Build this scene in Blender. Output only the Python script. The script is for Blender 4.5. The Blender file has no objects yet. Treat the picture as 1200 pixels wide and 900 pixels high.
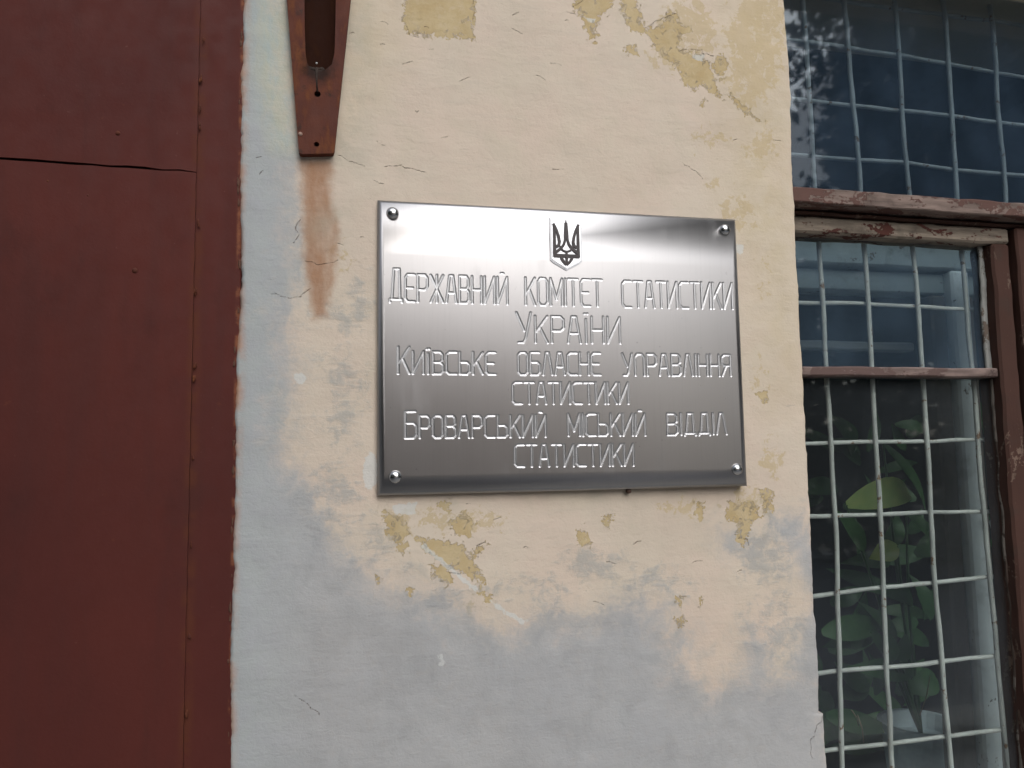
import bpy, bmesh, math, random
import numpy as np
from mathutils import Vector, Matrix, noise as mnoise

random.seed(7); RNG = np.random.default_rng(11)
SC = bpy.context.scene; COL = SC.collection
ZC = 1.75                                   # height of the plaque centre above the ground

# ------------------------------------------------------------------ camera, sky, sun, exposure
CAM_P = np.array([-.2768, -.8803, ZC - .1269]); YAW, PIT, ROL, FPX = .2314, .0930, -.0160, 900.0
def cam_axes():
    cy, sy = math.cos(YAW), math.sin(YAW)
    f = np.array([sy*math.cos(PIT), cy*math.cos(PIT), math.sin(PIT)])
    r0 = np.array([cy, -sy, 0.0]); u0 = np.cross(r0, f)
    r = math.cos(ROL)*r0 + math.sin(ROL)*u0
    return r, np.cross(r, f), f
AX_R, AX_U, AX_F = cam_axes()
cd = bpy.data.cameras.new('camera'); cam = bpy.data.objects.new('camera', cd); COL.objects.link(cam)
cam.matrix_world = Matrix(((AX_R[0], AX_U[0], -AX_F[0], CAM_P[0]), (AX_R[1], AX_U[1], -AX_F[1], CAM_P[1]),
                           (AX_R[2], AX_U[2], -AX_F[2], CAM_P[2]), (0, 0, 0, 1)))
cd.sensor_width = 36; cd.lens = 36*FPX/1200; cd.clip_start = .02; cd.clip_end = 500
SC.camera = cam

SUN_EL, SUN_AZ = math.radians(38), math.radians(176)      # azimuth clockwise from +Y: behind the camera
w = bpy.data.worlds.new('World'); SC.world = w; w.use_nodes = True
nt = w.node_tree; nt.nodes.clear()
sky = nt.nodes.new('ShaderNodeTexSky'); sky.sky_type = 'NISHITA'; sky.sun_disc = False
sky.sun_elevation = SUN_EL; sky.sun_rotation = SUN_AZ; sky.air_density = 1.0; sky.dust_density = 2.5; sky.ozone_density = 1.0
hs = nt.nodes.new('ShaderNodeHueSaturation'); hs.inputs['Saturation'].default_value = .45   # thin cloud over the blue
bg = nt.nodes.new('ShaderNodeBackground'); bg.inputs['Strength'].default_value = .085
wo = nt.nodes.new('ShaderNodeOutputWorld')
nt.links.new(sky.outputs[0], hs.inputs['Color']); nt.links.new(hs.outputs[0], bg.inputs[0]); nt.links.new(bg.outputs[0], wo.inputs[0])
sl = bpy.data.lights.new('sun', 'SUN'); sl.energy = 1.1; sl.angle = math.radians(60); sl.color = (.94, .965, 1.0)
so = bpy.data.objects.new('sun', sl); COL.objects.link(so); so.location = (-3, -6, 12)
sd = Vector((math.sin(SUN_AZ)*math.cos(SUN_EL), math.cos(SUN_AZ)*math.cos(SUN_EL), math.sin(SUN_EL)))
so.rotation_euler = sd.to_track_quat('Z', 'Y').to_euler()
SC.view_settings.view_transform = 'Standard'; SC.view_settings.look = 'None'
SC.view_settings.exposure = .98; SC.view_settings.gamma = 1; SC.view_settings.use_curve_mapping = False
try:
    SC.cycles.use_denoising = True; SC.cycles.max_bounces = 10; SC.cycles.transparent_max_bounces = 16
except Exception: pass

def at(px, py, Y):
    """survey helper: the point of the plane y = Y (metres behind the wall face) seen at a pixel of the 1200 x 900 photograph"""
    d = AX_F + AX_R*(px-600)/FPX - AX_U*(py-450)/FPX
    p = CAM_P + d*(Y-CAM_P[1])/d[1]
    return Vector(p)

# ------------------------------------------------------------------ helpers
def tag(o, label=None, cat=None, group=None, kind=None):
    if label: o['label'] = label
    if cat: o['category'] = cat
    if group: o['group'] = group
    if kind: o['kind'] = kind
    return o
def empty(name, loc, label, cat, group=None):
    o = bpy.data.objects.new(name, None); COL.objects.link(o); o.location = loc; o.empty_display_size = .05
    return tag(o, label, cat, group)
def link(name, me, mat, parent=None, smooth=False):
    o = bpy.data.objects.new(name, me); COL.objects.link(o)
    if mat: me.materials.append(mat)
    if smooth:
        me.shade_smooth()
        if smooth == 'edge': me.set_sharp_from_angle(angle=math.radians(28))
    if parent:
        o.parent = parent
        top = parent
        off = Vector()
        while top: off += top.location; top = top.parent
        o.location = Vector((0, 0, 0)); me.transform(Matrix.Translation(-off))
    return o
def from_bm(name, bm, mat, parent=None, smooth=False):
    bmesh.ops.recalc_face_normals(bm, faces=bm.faces[:])
    me = bpy.data.meshes.new(name); bm.to_mesh(me); bm.free()
    return link(name, me, mat, parent, smooth)
def mesh_np(name, verts, quads):
    me = bpy.data.meshes.new(name)
    verts = np.asarray(verts, np.float32); quads = np.asarray(quads, np.int32)
    me.vertices.add(len(verts)); me.vertices.foreach_set('co', verts.ravel())
    k = quads.shape[1]
    me.loops.add(quads.size); me.loops.foreach_set('vertex_index', quads.ravel())
    me.polygons.add(len(quads)); me.polygons.foreach_set('loop_start', np.arange(len(quads), dtype=np.int32)*k)
    me.update(calc_edges=True); me.validate()
    return me
def add_box(bm, a, b, bevel=0, seg=1):
    x0, y0, z0 = a; x1, y1, z1 = b
    r = bmesh.ops.create_cube(bm, size=1)
    bmesh.ops.scale(bm, vec=(x1-x0, y1-y0, z1-z0), verts=r['verts'])
    bmesh.ops.translate(bm, vec=((x0+x1)/2, (y0+y1)/2, (z0+z1)/2), verts=r['verts'])
    if bevel:
        es = {e for v in r['verts'] for e in v.link_edges}
        bmesh.ops.bevel(bm, geom=list(es), offset=bevel, segments=seg, affect='EDGES')
def worn_box(a, b, bevel=.002, amp=.0012, step=.02, freq=25, seed=0):
    """a squared timber or bar with softened arrises and uneven, hand worn faces"""
    bm = bmesh.new(); add_box(bm, a, b, bevel, 1)
    for ax in range(3):
        n = int((b[ax]-a[ax])/step)
        for k in range(1, n+1):
            co = Vector((0, 0, 0)); co[ax] = a[ax] + (b[ax]-a[ax])*k/(n+1)
            no = Vector((0, 0, 0)); no[ax] = 1
            bmesh.ops.bisect_plane(bm, geom=bm.verts[:]+bm.edges[:]+bm.faces[:], plane_co=co, plane_no=no)
    for v in bm.verts:
        q = v.co*freq + Vector((seed*7.3, seed*3.1, 0))
        v.co += amp*(mnoise.noise_vector(q) + .5*mnoise.noise_vector(q*2.7))
    return bm
def add_tube(bm, pts, rad, sides=10, cap=True):
    pts = [Vector(p) for p in pts]; rings = []
    rads = rad if isinstance(rad, (list, tuple)) else [rad]*len(pts)
    t0 = (pts[1]-pts[0]).normalized()
    ref = Vector((0, 0, 1)) if abs(t0.z) < .8 else Vector((1, 0, 0))
    for i, p in enumerate(pts):
        t = (pts[min(i+1, len(pts)-1)]-pts[max(i-1, 0)]).normalized()
        a = t.cross(ref).normalized(); b = t.cross(a)
        rings.append([bm.verts.new(p + rads[i]*(a*math.cos(2*math.pi*k/sides)+b*math.sin(2*math.pi*k/sides))) for k in range(sides)])
    for r0, r1 in zip(rings, rings[1:]):
        for k in range(sides):
            bm.faces.new((r0[k], r0[(k+1) % sides], r1[(k+1) % sides], r1[k]))
    if cap:
        bm.faces.new(rings[0]); bm.faces.new(rings[-1][::-1])
def add_prism(bm, poly, y0, y1):
    """polygon in x, z extruded from y0 to y1"""
    f = [bm.verts.new((x, y0, z)) for x, z in poly]; g = [bm.verts.new((x, y1, z)) for x, z in poly]
    bm.faces.new(f); bm.faces.new(g[::-1]); n = len(poly)
    for i in range(n): bm.faces.new((f[i], g[i], g[(i+1) % n], f[(i+1) % n]))
def add_dome(bm, c, r, h, nseg=24, nring=8):
    """a cap standing out of a vertical face towards -y"""
    c = Vector(c); prev = None
    for i in range(nring+1):
        a = (i/nring)*math.pi/2
        rr, yy = r*math.cos(a), -h*math.sin(a)
        if i == nring:
            t = bm.verts.new(c+Vector((0, -h, 0)))
            for k in range(nseg): bm.faces.new((prev[k], prev[(k+1) % nseg], t))
        else:
            ring = [bm.verts.new(c+Vector((rr*math.cos(2*math.pi*k/nseg), yy, rr*math.sin(2*math.pi*k/nseg)))) for k in range(nseg)]
            if prev:
                for k in range(nseg): bm.faces.new((prev[k], prev[(k+1) % nseg], ring[(k+1) % nseg], ring[k]))
            prev = ring

class NT:
    def __init__(s, name):
        s.m = bpy.data.materials.new(name); s.m.use_nodes = True; s.t = s.m.node_tree; s.t.nodes.clear()
        s.out = s.n('ShaderNodeOutputMaterial'); s.co = s.n('ShaderNodeTexCoord').outputs['Object']
    def n(s, typ, **kw):
        d = s.t.nodes.new(typ)
        for k, v in kw.items(): setattr(d, k, v)
        return d
    def put(s, sock, v):
        if isinstance(v, bpy.types.NodeSocket): s.t.links.new(v, sock)
        elif isinstance(v, (tuple, list)): sock.default_value = (*v, 1) if (len(v) == 3 and sock.type == 'RGBA') else v
        else: sock.default_value = v
    def math(s, op, a, b=0.0, c=0.0):
        d = s.n('ShaderNodeMath', operation=op)
        for i, v in enumerate((a, b, c)): s.put(d.inputs[i], v)
        return d.outputs[0]
    def add(s, a, b): return s.math('ADD', a, b)
    def mul(s, a, b): return s.math('MULTIPLY', a, b)
    def ramp(s, v, lo, hi, t0=0.0, t1=1.0, smooth=True):
        d = s.n('ShaderNodeMapRange', clamp=True); d.interpolation_type = 'SMOOTHSTEP' if smooth else 'LINEAR'
        for i, x in enumerate((v, lo, hi, t0, t1)): s.put(d.inputs[i], x)
        return d.outputs[0]
    def noise(s, scale, detail=4, rough=.55, stretch=None, dist=0.0, off=(0, 0, 0)):
        co = s.co
        if stretch or off != (0, 0, 0):
            mp = s.n('ShaderNodeMapping'); s.put(mp.inputs[0], co)
            mp.inputs['Scale'].default_value = stretch or (1, 1, 1); mp.inputs['Location'].default_value = off; co = mp.outputs[0]
        d = s.n('ShaderNodeTexNoise'); s.put(d.inputs['Vector'], co)
        d.inputs['Scale'].default_value = scale; d.inputs['Detail'].default_value = detail
        d.inputs['Roughness'].default_value = rough; d.inputs['Distortion'].default_value = dist
        return d.outputs[0]
    def mix(s, f, a, b):
        d = s.n('ShaderNodeMix', data_type='RGBA'); s.put(d.inputs[0], f); s.put(d.inputs[6], a); s.put(d.inputs[7], b)
        return d.outputs[2]
    def attr(s, name): return s.n('ShaderNodeAttribute', attribute_name=name).outputs['Fac']
    def xyz(s):
        d = s.n('ShaderNodeSeparateXYZ'); s.put(d.inputs[0], s.co); return d.outputs
    def bump(s, h, strength=1, dist=.001, normal=None):
        d = s.n('ShaderNodeBump'); s.put(d.inputs['Height'], h); d.inputs['Strength'].default_value = strength
        d.inputs['Distance'].default_value = dist
        if normal: s.put(d.inputs['Normal'], normal)
        return d.outputs[0]
    def bsdf(s, color, rough=.8, metal=0.0, normal=None, spec=.5, **kw):
        d = s.n('ShaderNodeBsdfPrincipled'); s.put(d.inputs['Base Color'], color); s.put(d.inputs['Roughness'], rough)
        s.put(d.inputs['Metallic'], metal); s.put(d.inputs['Specular IOR Level'], spec)
        if normal: s.put(d.inputs['Normal'], normal)
        for k, v in kw.items(): s.put(d.inputs[k.replace('_', ' ')], v)
        s.put(s.out.inputs[0], d.outputs[0]); return s.m

# ------------------------------------------------------------------ materials
def plaster_material():
    t = NT('weathered_plaster')
    n1 = t.noise(9, 5); n2 = t.noise(38, 6, .6); n3 = t.noise(140, 5, .6); n4 = t.noise(420, 4, .6)
    hz = t.noise(60, 5, .6, (.22, 1, 1.6)); dg = t.noise(70, 4, .6, (1, 1, .35)); blot = t.noise(22, 6, .62, off=(4, 1, 2), dist=.6)
    big = t.noise(4, 6, .6, off=(2, 2, 2)); zone = t.attr('z_warm'); tint = t.attr('tint')
    # cream limewash, pinker in some places and yellower in others
    cream = t.mix(t.ramp(n1, .35, .65), (.625, .535, .43), (.64, .525, .425))
    cream = t.mix(t.mul(t.ramp(blot, .45, .7), .35), cream, (.58, .51, .39))
    cream = t.mix(t.mul(t.ramp(hz, .52, .72), .30), cream, (.53, .465, .38))
    cream = t.mix(zone, cream, t.mix(t.ramp(n2, .4, .62), (.56, .465, .31), (.60, .51, .375)))
    # the ochre coat under it
    och = t.mix(t.ramp(n2, .3, .7), (.475, .355, .185), (.54, .43, .255))
    och = t.mix(t.mul(t.ramp(n3, .55, .75), .5), och, (.40, .31, .17))
    fo = t.add(t.attr('ochre'), t.add(t.mul(t.add(n2, -.5), .012), t.add(t.mul(t.add(n3, -.5), .026), t.mul(t.add(n4, -.5), .013))))
    brk = t.noise(75, 8, .72, off=(1, 8, 3), dist=.4); fo = t.add(fo, t.mul(t.ramp(brk, .53, .60), -.011)); mo = t.ramp(fo, -.0004, .0004, smooth=False)
    fo2 = t.add(brk, t.mul(t.math('MAXIMUM', t.math('MINIMUM', t.attr('ochre'), 0.0), -.04), 9.0)); mo = t.math('MAXIMUM', mo, t.ramp(fo2, .585, .60)); strk = t.noise(85, 6, .68, (.35, 1, 1.3), off=(6, 2, 9), dist=.5)
    fm = t.add(t.ramp(t.attr('mottle'), -.022, .022, -.55, .22, False), t.add(t.mul(t.add(brk, -.5), 2.4), t.mul(t.add(blot, -.5), 1.2)))
    mm = t.mul(t.ramp(fm, -.03, .14), .8)
    # grey skim coat
    grey = t.mix(t.ramp(n1, .3, .7), (.385, .385, .385), (.43, .427, .42))
    grey = t.mix(t.mul(t.ramp(blot, .42, .68), .6), grey, (.335, .335, .33))
    grey = t.mix(t.mul(t.ramp(t.noise(30, 6, .65, (1, 1, .4), off=(1, 5, 6)), .48, .7), .4), grey, (.45, .455, .45))
    grey = t.mix(t.mul(t.ramp(brk, .5, .66), .22), grey, (.43, .39, .35))
    grey = t.mix(t.mul(t.ramp(big, .4, .7), .35), grey, (.42, .405, .385))
    grey = t.mix(tint, grey, t.mix(t.ramp(n2, .35, .65), (.405, .425, .415), (.395, .405, .41)))
    grey = t.mix(t.attr('green'), grey, t.mix(t.ramp(dg, .4, .65), (.46, .47, .385), (.41, .46, .435)))
    fg = t.add(t.attr('grey'), t.add(t.mul(t.add(n2, -.5), .035), t.add(t.mul(t.add(n3, -.5), .035), t.add(t.mul(t.add(n4, -.5), .016), t.mul(t.add(blot, -.5), .05)))))
    fs = t.add(t.attr('grey'), t.add(t.mul(t.add(blot, -.5), .10), t.add(t.mul(t.add(strk, -.5), .025), t.add(t.mul(t.add(brk, -.5), .09), -.007))))
    mg = t.add(t.mul(t.ramp(fg, -.006, .006), .3), t.mul(t.ramp(fs, -.045, .03), .7))
    sm = t.add(t.ramp(t.attr('smear'), -.03, .03, -.55, .2, False), t.add(t.add(t.mul(t.add(strk, -.5), .9), t.mul(t.add(brk, -.5), 1.5)), t.mul(t.add(blot, -.5), 1.4)))
    ms = t.mul(t.ramp(sm, -.12, .4), .72)
    c0 = t.mix(t.mul(t.ramp(big, .45, .72), .30), cream, (.47, .40, .31))
    cream = t.mix(t.mul(t.ramp(strk, .56, .75), .35), c0, (.66, .57, .46))
    c = t.mix(mm, cream, t.mix(n2, (.50, .39, .22), (.56, .45, .30)))
    c = t.mix(ms, c, (.40, .385, .355))
    c = t.mix(mg, c, grey)
    c = t.mix(t.mul(t.ramp(fo, -.0035, -.0004), .35), c, (.70, .60, .48))  # pale highlight painted along the outer edge of the ochre flakes
    c = t.mix(mo, c, t.mix(t.mul(t.ramp(brk, .50, .62), .5), och, (.56, .46, .31)))
    # pale rubbed spots, rust run and hairline cracks
    fw = t.add(t.attr('white'), t.mul(t.add(n3, -.5), .012)); mw = t.ramp(fw, -.0006, .0012)
    c = t.mix(t.mul(mw, .68), c, (.62, .63, .60))
    ru = t.mul(t.ramp(t.add(t.attr('rust'), t.add(t.mul(t.add(n2, -.5), .016), t.mul(t.add(n3, -.5), .008))), -.006, .007), t.ramp(t.add(t.noise(40, 5, .6, (1.2, 1, .35)), t.mul(t.add(blot, -.5), .5)), .2, .65, .5, 1.0))
    c = t.mix(ru, c, t.mix(n3, (.33, .17, .095), (.44, .275, .175)))
    er = t.mul(t.attr('edge'), t.ramp(n2, .35, .62))
    c = t.mix(er, c, (.45, .24, .14))
    fd = t.mul(t.attr('drip_dull'), t.ramp(blot, .3, .7)); c = t.mix(t.mul(fd, .55), c, (.40, .38, .30))
    wob = t.add(t.mul(t.add(n3, -.5), .004), t.mul(t.add(n4, -.5), .0022))
    cr = t.ramp(t.add(t.attr('crack'), t.math('ABSOLUTE', wob)), .0003, .0011, 1, 0)
    c = t.mix(t.mul(cr, t.ramp(n2, .35, .62, .1, .75)), c, (.20, .145, .105))
    # dark specks and scuffs
    spk = t.ramp(t.noise(260, 2, .5, off=(9, 3, 1)), .755, .79)
    c = t.mix(t.mul(spk, .35), c, (.30, .25, .20))
    scf = t.mul(t.ramp(t.noise(95, 3, .5, (.3, 1, 1.4), off=(2, 7, 5)), .70, .76), t.ramp(n2, .5, .6))
    c = t.mix(t.mul(scf, .5), c, (.36, .31, .26))
    h = t.add(t.mul(n3, .5), t.add(t.mul(n4, .35), t.add(t.mul(hz, .5), t.mul(strk, .5))))
    h = t.add(h, t.mul(mo, -1.5)); h = t.add(h, t.mul(mg, -.25)); h = t.add(h, t.mul(cr, -1.5)); h = t.add(h, t.mul(dg, t.mul(ms, .8)))
    nrm = t.bump(h, .75, .0011); nrm = t.bump(t.add(n2, t.mul(blot, .6)), .5, .0025, nrm)
    return t.bsdf(c, t.ramp(n3, .3, .7, .78, .95), normal=nrm, spec=.25)

def door_paint():
    t = NT('red_oxide_paint'); n1 = t.noise(3, 5); n2 = t.noise(45, 6, .6); n3 = t.noise(300, 3); st = t.noise(26, 4, .6, (1, 1, .12))
    x = t.xyz()
    c = t.mix(t.ramp(n1, .3, .7), (.072, .0180, .0145), (.096, .0225, .0165))
    c = t.mix(t.mul(t.ramp(st, .45, .7), .4), c, (.064, .020, .0165))
    c = t.mix(t.mul(t.ramp(n2, .6, .8), .25), c, (.095, .028, .018))
    c = t.mix(t.mul(t.ramp(n3, .70, .76), .35), c, (.16, .08, .06))
    bl = t.noise(7, 6, .7, (1, 1, .6), off=(3, 1, 7)); c = t.mix(t.mul(t.ramp(bl, .52, .72), .55), c, (.052, .0165, .0135))
    rs = t.mul(t.ramp(t.noise(55, 6, .7, off=(8, 8, 2)), .62, .70), t.ramp(bl, .55, .42)); c = t.mix(t.mul(rs, .4), c, (.125, .038, .018))
    sm_ = t.math('ABSOLUTE', t.add(x[0], -(at(226, 450, 0).x+.9))); c = t.mix(t.mul(t.ramp(sm_, .002, .010, 1, 0), t.ramp(n2, .42, .62, .1, .7)), c, (.105, .032, .016))
    e = t.mul(t.ramp(x[0], .5175, .5210), t.ramp(n2, .45, .65, 0, .6))
    c = t.mix(e, c, t.mix(n2, (.24, .075, .03), (.36, .16, .08)))
    return t.bsdf(c, t.ramp(n2, .3, .7, .6, .78), normal=t.bump(t.add(t.mul(n2, .6), t.mul(n3, .4)), .35, .0008), spec=.18)
def rust_paint(name, dark=False, grime=False):
    t = NT(name); n1 = t.noise(18, 5); n2 = t.noise(70, 6, .6, (1, 1, .4)); n3 = t.noise(350, 3)
    c = t.mix(t.ramp(n1, .35, .65), (.115, .036, .021), (.085, .028, .020))
    c = t.mix(t.mul(t.ramp(n2, .5, .7), .6), c, (.19, .070, .026))
    c = t.mix(t.mul(t.ramp(t.noise(45, 5, .7, off=(3, 3, 3)), .58, .7), .8), c, (.04, .022, .017))
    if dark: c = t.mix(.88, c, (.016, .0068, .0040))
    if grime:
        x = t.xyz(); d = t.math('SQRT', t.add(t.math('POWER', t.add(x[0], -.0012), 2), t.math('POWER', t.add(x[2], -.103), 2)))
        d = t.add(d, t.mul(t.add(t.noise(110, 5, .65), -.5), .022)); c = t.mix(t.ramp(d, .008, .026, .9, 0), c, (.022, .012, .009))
    return t.bsdf(c, t.ramp(n2, .3, .7, .5, .75), normal=t.bump(t.add(n2, t.mul(n3, .5)), .5, .001), spec=.02 if dark else .10)
def soot():
    t = NT('grime'); return t.bsdf(t.mix(t.noise(120, 4), (.012, .008, .006), (.05, .028, .018)), .9, normal=t.bump(t.noise(160, 4), .8, .002))
def flat(name, col, rough=.8, metal=0.0):
    t = NT(name); n = t.noise(90, 4)
    return t.bsdf(t.mix(n, tuple(v*.8 for v in col), tuple(v*1.15 for v in col)), rough, metal, normal=t.bump(n, .3, .0006))
def steel(name, col=(.41, .395, .388), rough=.27, brush=True):
    t = NT(name); br = t.noise(55, 5, .65, (28, 1, .25)); fine = t.noise(220, 3, .6, (14, 1, .2)); cl = t.noise(7, 4, .55, (1, 1, .5))
    sm = t.ramp(t.noise(30, 5, .65, (1, 1, .35)), .58, .75)
    c = t.mix(br, tuple(v*.985 for v in col), tuple(v*1.015 for v in col))
    c = t.mix(t.mul(sm, .22), c, tuple(v*.80 for v in col))
    ln = t.noise(420, 2, .6, (1, 1, .02)); c = t.mix(t.mul(t.ramp(ln, .5, .7), .12), c, tuple(v*.72 for v in col))
    sp = t.ramp(t.noise(190, 2, .5, off=(4, 4, 1)), .74, .78); c = t.mix(t.mul(sp, .4), c, tuple(v*.5 for v in col))
    r = t.add(t.ramp(br, .3, .7, rough-.010, rough+.018), t.add(t.mul(t.add(cl, -.5), .08), t.mul(sm, .05)))
    nr = t.bump(t.add(br, t.mul(fine, .7)), .013, .0003) if brush else t.bump(t.noise(150, 3), .08, .0006)
    if not brush: return t.bsdf(c, r, 1.0, nr)
    tg = t.n('ShaderNodeCombineXYZ'); tg.inputs[0].default_value = 1
    return t.bsdf(c, r, 1.0, nr, Anisotropic=.3, Tangent=tg.outputs[0])
def old_wood(name, paint, bare, thr=.5, along='x', dirt=.5):
    t = NT(name)
    s = (.12, 1, 1) if along == 'x' else (1, 1, .12)
    g = t.noise(110, 5, .65, s); p = t.noise(32, 6, .65, (.45, 1, 1) if along == 'x' else (1, 1, .45), dist=.8); n = t.noise(200, 4)
    f = t.add(p, t.mul(t.add(n, -.5), .25)); m = t.ramp(f, thr-.012, thr+.012)
    pc = t.mix(t.noise(15, 4), tuple(v*.78 for v in paint), tuple(v*1.18 for v in paint))
    bc = t.mix(t.ramp(g, .3, .7), tuple(v*.6 for v in bare), tuple(v*1.2 for v in bare))
    c = t.mix(m, pc, bc)
    c = t.mix(t.mul(t.ramp(t.noise(24, 5, .6, off=(5, 2, 8)), .5, .72), dirt), c, (.045, .032, .025))
    return t.bsdf(c, .8, normal=t.bump(t.add(t.mul(m, -.8), t.mul(g, .7)), .7, .0012), spec=.25)
def bar_paint():
    t = NT('chipped_white_paint'); n = t.noise(60, 6, .65); d = t.noise(18, 4); m = t.ramp(n, .60, .66)
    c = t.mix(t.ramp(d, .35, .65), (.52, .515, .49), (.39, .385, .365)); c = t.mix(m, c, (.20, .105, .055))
    return t.bsdf(c, .6, normal=t.bump(t.add(n, t.mul(m, -.6)), .4, .001))
def glass_material(name, dust=.05, haze_col=(.42, .47, .52), tint=(.93, .96, .95)):
    t = NT(name)
    lw = t.n('ShaderNodeLayerWeight'); lw.inputs['Blend'].default_value = .5
    fr = t.add(.043, t.mul(t.math('POWER', lw.outputs['Facing'], 5), .957))
    nr = t.bump(t.noise(5, 1, .3), .4, .0013)
    gl = t.n('ShaderNodeBsdfGlossy'); gl.inputs['Color'].default_value = (.95, .98, 1, 1); gl.inputs['Roughness'].default_value = .03; t.put(gl.inputs['Normal'], nr)
    tr = t.n('ShaderNodeBsdfTransparent'); tr.inputs['Color'].default_value = (*tint, 1)
    df = t.n('ShaderNodeBsdfDiffuse'); df.inputs['Color'].default_value = (*haze_col, 1)  # dust film; its blue paints reflected sky haze into the pane
    sp = t.ramp(t.noise(330, 2, .5), .735, .76)
    run = t.noise(14, 5, .6, (1, 1, .5)); cl = t.noise(9, 4)
    dm = t.add(t.ramp(t.mul(run, cl), .15, .4, dust*.75, dust*1.35), t.mul(sp, .10))
    a = t.n('ShaderNodeMixShader'); t.put(a.inputs[0], dm); t.put(a.inputs[1], tr.outputs[0]); t.put(a.inputs[2], df.outputs[0])
    b = t.n('ShaderNodeMixShader'); t.put(b.inputs[0], fr); t.put(b.inputs[1], a.outputs[0]); t.put(b.inputs[2], gl.outputs[0])
    t.put(t.out.inputs[0], b.outputs[0]); return t.m
def leaf_material(name, a, b, trans=.25):
    t = NT(name); n = t.noise(3.5, 4); f = t.noise(60, 3)
    c = t.mix(t.ramp(t.add(t.mul(n, .7), t.mul(f, .3)), .35, .65), a, b)
    return t.bsdf(c, .5, spec=.35)

M_PLASTER = plaster_material(); M_DOOR = door_paint(); M_RUST = rust_paint('rusty_bracket_paint', grime=True); M_RIVET = rust_paint('rusty_rivet'); M_RUSTD = rust_paint('shaded_channel', True); M_SOOT = soot()
M_STEEL = steel('brushed_steel', rough=.30); M_GROOVE = steel('engraved_steel', (.47, .465, .465), .42, False); M_CHROME = steel('domed_steel', (.55, .55, .55), .24, False); M_RIM = steel('shade_painted_rim', (.36, .36, .37), .42, False); M_SHIELD = steel('polished_shield', (.58, .58, .59), .36, False)  # rim steel coloured darker for the dark surroundings it would reflect
M_TRIDENT = flat('dark_enamel', (.022, .012, .011), .45)
M_LEDGE = old_wood('pinkish_weathered_timber', (.115, .062, .050), (.21, .155, .13), .50)
M_RAIL = old_wood('peeling_sash_paint', (.085, .030, .022), (.25, .205, .16), .43, dirt=.6)
M_MUNTIN = old_wood('muntin_timber', (.13, .085, .075), (.22, .16, .14), .52)
M_JAMB = old_wood('oxide_painted_timber', (.062, .029, .021), (.15, .10, .075), .62, 'z', .5)
M_PUTTY = old_wood('flaking_putty', (.30, .30, .28), (.13, .10, .08), .56, 'z', .4)
M_OLDPUTTY = old_wood('dirty_putty', (.16, .14, .12), (.07, .05, .04), .5, 'z', .6); M_BAR = bar_paint(); M_GLASS = glass_material('dusty_blue_haze_glass', .075, (.22, .33, .46)); M_GLASS_T = glass_material('shade_tinted_transom_glass', .055, (.20, .31, .46), (.74, .79, .81)); M_GLASS_D = glass_material('clear_old_glass', .022)  # grey tint of the transom pane puts shade on the bars behind
M_INNER = old_wood('pale_blue_white_paint', (.70, .75, .77), (.28, .26, .24), .68, 'z', .25); M_INNERD = old_wood('shaded_white_paint', (.27, .31, .32), (.15, .14, .13), .62, 'x', .5)  # second paint is the first darkened for shade on the upper rails
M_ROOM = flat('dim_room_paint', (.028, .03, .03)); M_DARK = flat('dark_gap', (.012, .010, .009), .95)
M_ASPHALT = flat('asphalt', (.13, .14, .165), .85); M_FACADE = flat('opposite_render', (.62, .36, .23), .9); M_ROOFM = flat('clay_tile_roof', (.36, .17, .11), .8)
M_LEAF = leaf_material('tree_leaf', (.04, .055, .03), (.05, .07, .035)); M_BARK = flat('bark', (.09, .07, .055), .9)
M_PLANT = leaf_material('houseplant_leaf', (.016, .058, .016), (.035, .095, .024)); M_PLANTY = leaf_material('yellowing_leaf', (.42, .46, .14), (.28, .40, .12))
M_POT = flat('pale_blue_pot', (.36, .43, .47), .6); M_STEM = flat('dry_stem', (.20, .15, .09)); M_CATCH = flat('catch_metal', (.36, .36, .35), .45, .6)

# ------------------------------------------------------------------ ground, road
def sheet(name, x0, y0, x1, y1, z, mat, kind='structure'):
    bm = bmesh.new(); bm.faces.new([bm.verts.new(p) for p in ((x0, y0, z), (x1, y0, z), (x1, y1, z), (x0, y1, z))])
    return tag(from_bm(name, bm, mat), kind=kind)
sheet('ground', -250, -250, 250, 250, 0, flat('packed_earth', (.13, .12, .09), .95))
sheet('pavement', -40, -2.6, 40, -.02, .012, flat('concrete_paving', (.30, .30, .29), .9))
sheet('road', -60, -10, 60, -2.9, .008, M_ASPHALT)
bm = bmesh.new(); add_box(bm, (-40, -2.9, 0), (40, -2.6, .12), .01); tag(from_bm('kerb', bm, flat('kerb_stone', (.33, .33, .32), .9)), kind='structure')

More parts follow.
